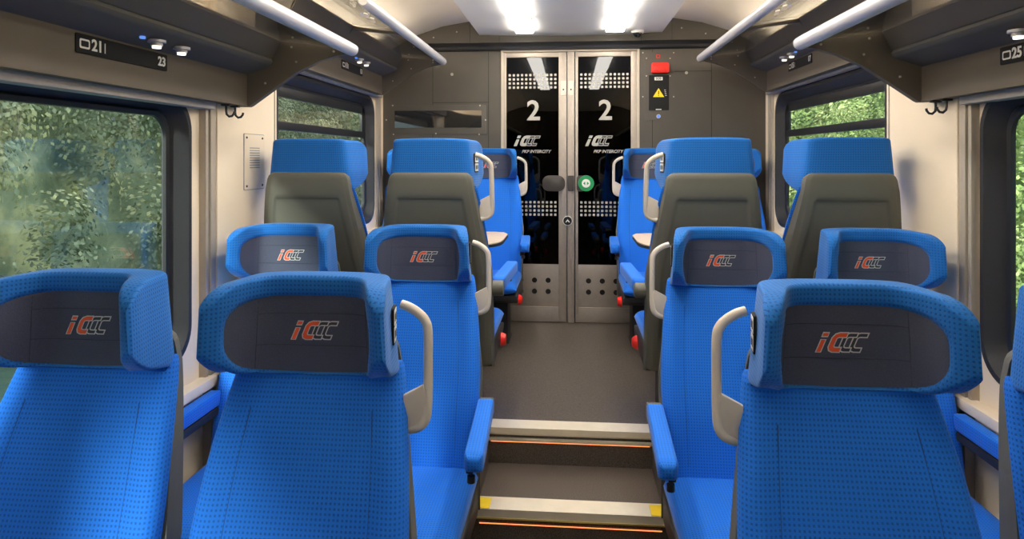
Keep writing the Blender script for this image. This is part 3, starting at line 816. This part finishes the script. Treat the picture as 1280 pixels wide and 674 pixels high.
# emergency brake panel, right of the doors
x0, z0 = at(811, 138, EY); x1, z1 = at(836, 94, EY); cx = (x0+x1)/2
t = thing('emergency_brake', 'red emergency brake box above a black plate with a yellow warning triangle', 'emergency brake', (cx, EY, z0))
O = Vector(t.location)
def fe(m, name, par=None, smooth=35):
    for v in m.bm.verts: v.co -= O
    return m.build(name, None, par or t, smooth=smooth)
mb = MB(); a0, b0 = at(806, 145, EY); a1, b1 = at(843, 65, EY); mb.prism(rrect(a0, a1, b0-.03, b1, .006, 3), 'y', EY, EY-.003, M['bulk']); fe(mb, 'mounting_plate')
mb = MB(); mb.prism(rrect(x0, x1, z0, z1, .004, 3), 'y', EY-.003, EY-.009, M['hole']); pl = fe(mb, 'notice_plate')
rx0, rz0 = at(813.5, 92, EY); rx1, rz1 = at(835.5, 79, EY)
mb = MB(); mb.prism(rrect(rx0, rx1, rz0, rz1, .012, 4), 'y', EY-.003, EY-.045, M['red'], bev=.006); mb.box(rx0+.02, rx1-.02, EY-.05, EY-.043, rz0+.012, rz1-.03, M['red'], .004); fe(mb, 'brake_handle')
qx, qz = at(822.5, 70.5, EY)
mb = MB()
for a, b in (((-.014,-.012), (.014,-.007)), ((-.014,.009), (.014,.013)), ((-.014,-.012), (-.009,.013)), ((.009,-.012), (.014,.013))): mb.box(qx+a[0], qx+b[0], EY-.0045, EY-.003, qz+a[1], qz+b[1], M['red'])
fe(mb, 'red_symbol')
qx, qz = at(823, 98.5, EY)
mb = MB(); mb.prism(rrect(qx-.029, qx+.029, qz-.012, qz+.012, .003, 2), 'y', EY-.009, EY-.0105, M['white'])
fe(mb, 'white_label', pl)
put_text('writing', 'SOS', .022, M['hole'], Vector((qx, EY-.0108, qz))-O, (PI/2, 0, 0), pl, bold=.0004)
qx, qz = at(823, 117, EY)
mb = MB(); mb.prism([(qx-.040, qz-.026), (qx+.040, qz-.026), (qx, qz+.038)], 'y', EY-.009, EY-.0105, M['yellow']); mb.box(qx-.003, qx+.003, EY-.0115, EY-.0105, qz-.008, qz+.018, M['hole']); mb.box(qx-.003, qx+.003, EY-.0115, EY-.0105, qz-.019, qz-.013, M['hole']); fe(mb, 'warning_triangle', pl)
mb = MB()
for i in range(4): mb.box(qx+.040-.001*i+.003*i, qx+.052+.002*i, EY-.0105, EY-.009, qz+.022-.013*i, qz+.026-.013*i, M['pale'])
xx, zz = at(823, 137, EY); mb.box(xx-.02, xx+.02, EY-.0105, EY-.009, zz-.004, zz+.004, M['pale']); fe(mb, 'small_print', pl)
xx, zz = at(823, 145.5, EY); mb = MB(); mb.cyl((xx, EY-.003, zz), 'y', .015, -.006, M['rail'], n=20); mb.cyl((xx, EY-.009, zz), 'y', .010, -.003, M['blueled'], n=16); fe(mb, 'blue_light')
for px, py in ((803.5,66),(842,66),(808,73),(837.5,73),(808,95),(837.5,95),(803.5,121),(842,121)):
    xx, zz = at(px, py, EY); mb = MB(); mb.cyl((xx, EY-.001, zz), 'y', .005, -.005, M['alu'], n=8); fe(mb, 'screw')

# display slot left of the doors
x0, z0 = at(493.5, 160, EY); x1, z1 = at(602, 138, EY)
t = thing('display_screen', 'long dark glossy screen set in the grey wall left of the doors', 'screen', ((x0+x1)/2, EY, z0))
O = Vector(t.location)
mb = MB(); mb.prism(rrect(x0-.035, x1+.035, z0-.05, z1+.04, .01, 3), 'y', EY, EY-.004, M['bulk'], bev=.0015); fe(mb, 'surround')
mb = MB(); mb.prism(rrect(x0, x1, z0, z1, .004, 3), 'y', EY-.004, EY-.006, pbr('screen_gloss', (.02, .02, .02), .04, coat=1, noise=.05, spec=1.)); fe(mb, 'screen')

# dome camera
x, z = at(797, 38, EY-.10)
t = thing('dome_camera', 'small white security dome camera with black lens under the ceiling', 'security camera', (x, EY-.10, 2.482)); O = Vector(t.location)
mb = MB(); mb.cyl((x, EY-.10, 2.486), 'z', .048, -.022, M['white'], n=28, r2=.044); fe(mb, 'housing')
mb = MB(); rg = []
for i in range(7):
    a = PI/2*i/6.3; rg.append([(x+.030*math.cos(a)*math.cos(2*PI*k/20), EY-.10+.030*math.cos(a)*math.sin(2*PI*k/20), 2.464-.030*math.sin(a)) for k in range(20)])
mb.loft(rg, pbr('lens_dome', (.01, .01, .012), .1, coat=1, noise=.02)); fe(mb, 'lens_dome')

# tables
def table(s, label):
    t = thing('folding_table', label, 'table', (s*1.36, 3.80, FL), 0, 'tables between the far seats'); O = Vector(t.location)
    zt = 1.115
    def top(i):
        out = [(1.36, 3.55+i), (.46, 3.50+i)]
        for k in range(7): a = math.radians(-90+80*k/6); out.append((.46-.09*math.cos(math.radians(0))*math.sin(math.radians(90*k/6)) , 3.50+i+.20*(1-math.cos(math.radians(90*k/6)))))
        out += [(.37+i*0, 3.98), (.40, 4.07-i), (.46, 4.10-i), (1.36, 4.05-i)]
        seen = []; [seen.append(p) for p in out if p not in seen]
        return [(s*x, y) for x, y in seen]
    mb = MB(); mb.prism(top(0), 'z', zt-.022, zt-.006, M['dkplastic'], bev=.003)
    for v in mb.bm.verts: v.co -= O
    mb.build('table_edge', None, t)
    mb = MB(); mb.prism(top(.004), 'z', zt-.006, zt, M['wood'], bev=.001)
    for v in mb.bm.verts: v.co -= O
    mb.build('table_top', None, t)
    mb = MB(); mb.prism([(1.40, .80), (1.36, .80), (1.34, 1.04), (1.0, 1.08), (1.0, zt-.021), (1.40, zt-.021)] if s > 0 else [(-1.40, .80), (-1.36, .80), (-1.34, 1.04), (-1.0, 1.08), (-1.0, zt-.021), (-1.40, zt-.021)], 'y', 3.76, 3.84, M['alu'])
    for v in mb.bm.verts: v.co -= O
    mb.build('bracket', None, t)
table(-1, 'pale wooden table with a rounded corner between the far seats, left of the aisle')
table(1, 'pale wooden table with a rounded corner between the far seats, right of the aisle')

# ------------------------------------------------------------------ OUTSIDE
def bushes(s, mat, name, label):
    rnd = random.Random(3 if s < 0 else 11)
    me = bpy.data.meshes.new(name); V = []; F = []
    for i in range(430):                                 # leafy crowns: small leaves around a centre
        y = rnd.uniform(-8, 46); z = rnd.uniform(-2.0, 10.5); r = rnd.uniform(.7, 1.7)
        ctr = Vector((s*(10.0 + rnd.uniform(0, 2.2) + .35*max(0, z)), y, z))
        if z > 6.5 or y > 30: nl = 160
        else: nl = 520
        for j in range(nl):
            d = Vector((rnd.gauss(0,1), rnd.gauss(0,1), rnd.gauss(0,1))).normalized()*r*rnd.uniform(.45, 1.08)
            c = ctr + d
            a = Vector((rnd.gauss(0,1), rnd.gauss(0,1), rnd.gauss(0,1))).normalized()
            b = a.cross(d).normalized() if a.cross(d).length > 1e-3 else Vector((0,0,1)); a = b.cross((d.normalized()+Vector((-s*.8,0,.7))).normalized()).normalized()
            q = rnd.uniform(.035, .085) * (1 if nl > 300 else 2.); n0 = len(V)
            V += [tuple(c-a*q), tuple(c-b*q*.6), tuple(c+a*q), tuple(c+b*q*.6)]; F.append((n0, n0+1, n0+2, n0+3))
    n0 = len(V)                                          # dense inner mass of the thicket
    ny, nz = 40, 14
    for iy in range(ny+1):
        for iz in range(nz+1):
            y = -10+60*iy/ny; z = -2.2+15*iz/nz; V.append((s*(12.2+.35*max(0, z)+rnd.uniform(-.4, .4)), y, z))
    for iy in range(ny):
        for iz in range(nz):
            a = n0+iy*(nz+1)+iz; F.append((a, a+1, a+nz+2, a+nz+1))
    me.from_pydata(V, [], F); me.materials.append(mat)
    o = bpy.data.objects.new(name, me); C.objects.link(o)
    o['kind'] = 'stuff'
    o['label'] = label; o['category'] = 'foliage'
bushes(-1, M['leafL'], 'tree_foliage', 'blurred muted green and yellow trees outside the left windows')
bushes(1, M['leafR'], 'tree_foliage', 'bright green trees outside the right windows')
mb = MB(); mb.box(-40, 40, -40, 60, -2.1, -2.0, M['ground']); mb.build('ground', kind='structure')

# ------------------------------------------------------------------ LIGHT
wd = bpy.data.worlds.new('World'); bpy.context.scene.world = wd; wd.use_nodes = True
bg = wd.node_tree.nodes['Background']; bg.inputs[0].default_value = (.80, .90, 1.0, 1); bg.inputs[1].default_value = 2.6
sd = bpy.data.lights.new('sun', 'SUN'); sd.energy = 14; sd.angle = math.radians(9); sd.color = (1, .95, .86)
so = bpy.data.objects.new('sun', sd); C.objects.link(so); so.rotation_euler = Vector((.50, 1.65, -.66)).to_track_quat('-Z', 'Y').to_euler()

# ------------------------------------------------------------------ CAMERA
cd = bpy.data.cameras.new('camera'); cam = bpy.data.objects.new('camera', cd); C.objects.link(cam)
cd.sensor_width = 36; cd.lens = FPX/1280*36; cd.shift_y = -(337-HOR)/1280
cd.clip_start = .02
cam.location = (0, 0, CAMZ); cam.rotation_euler = (PI/2, 0, YAW)
sc = bpy.context.scene; sc.camera = cam
sc.view_settings.view_transform = 'Standard'; sc.view_settings.look = 'None'; sc.view_settings.gamma = 1
sc.view_settings.use_curve_mapping = False; sc.view_settings.exposure = 0.0
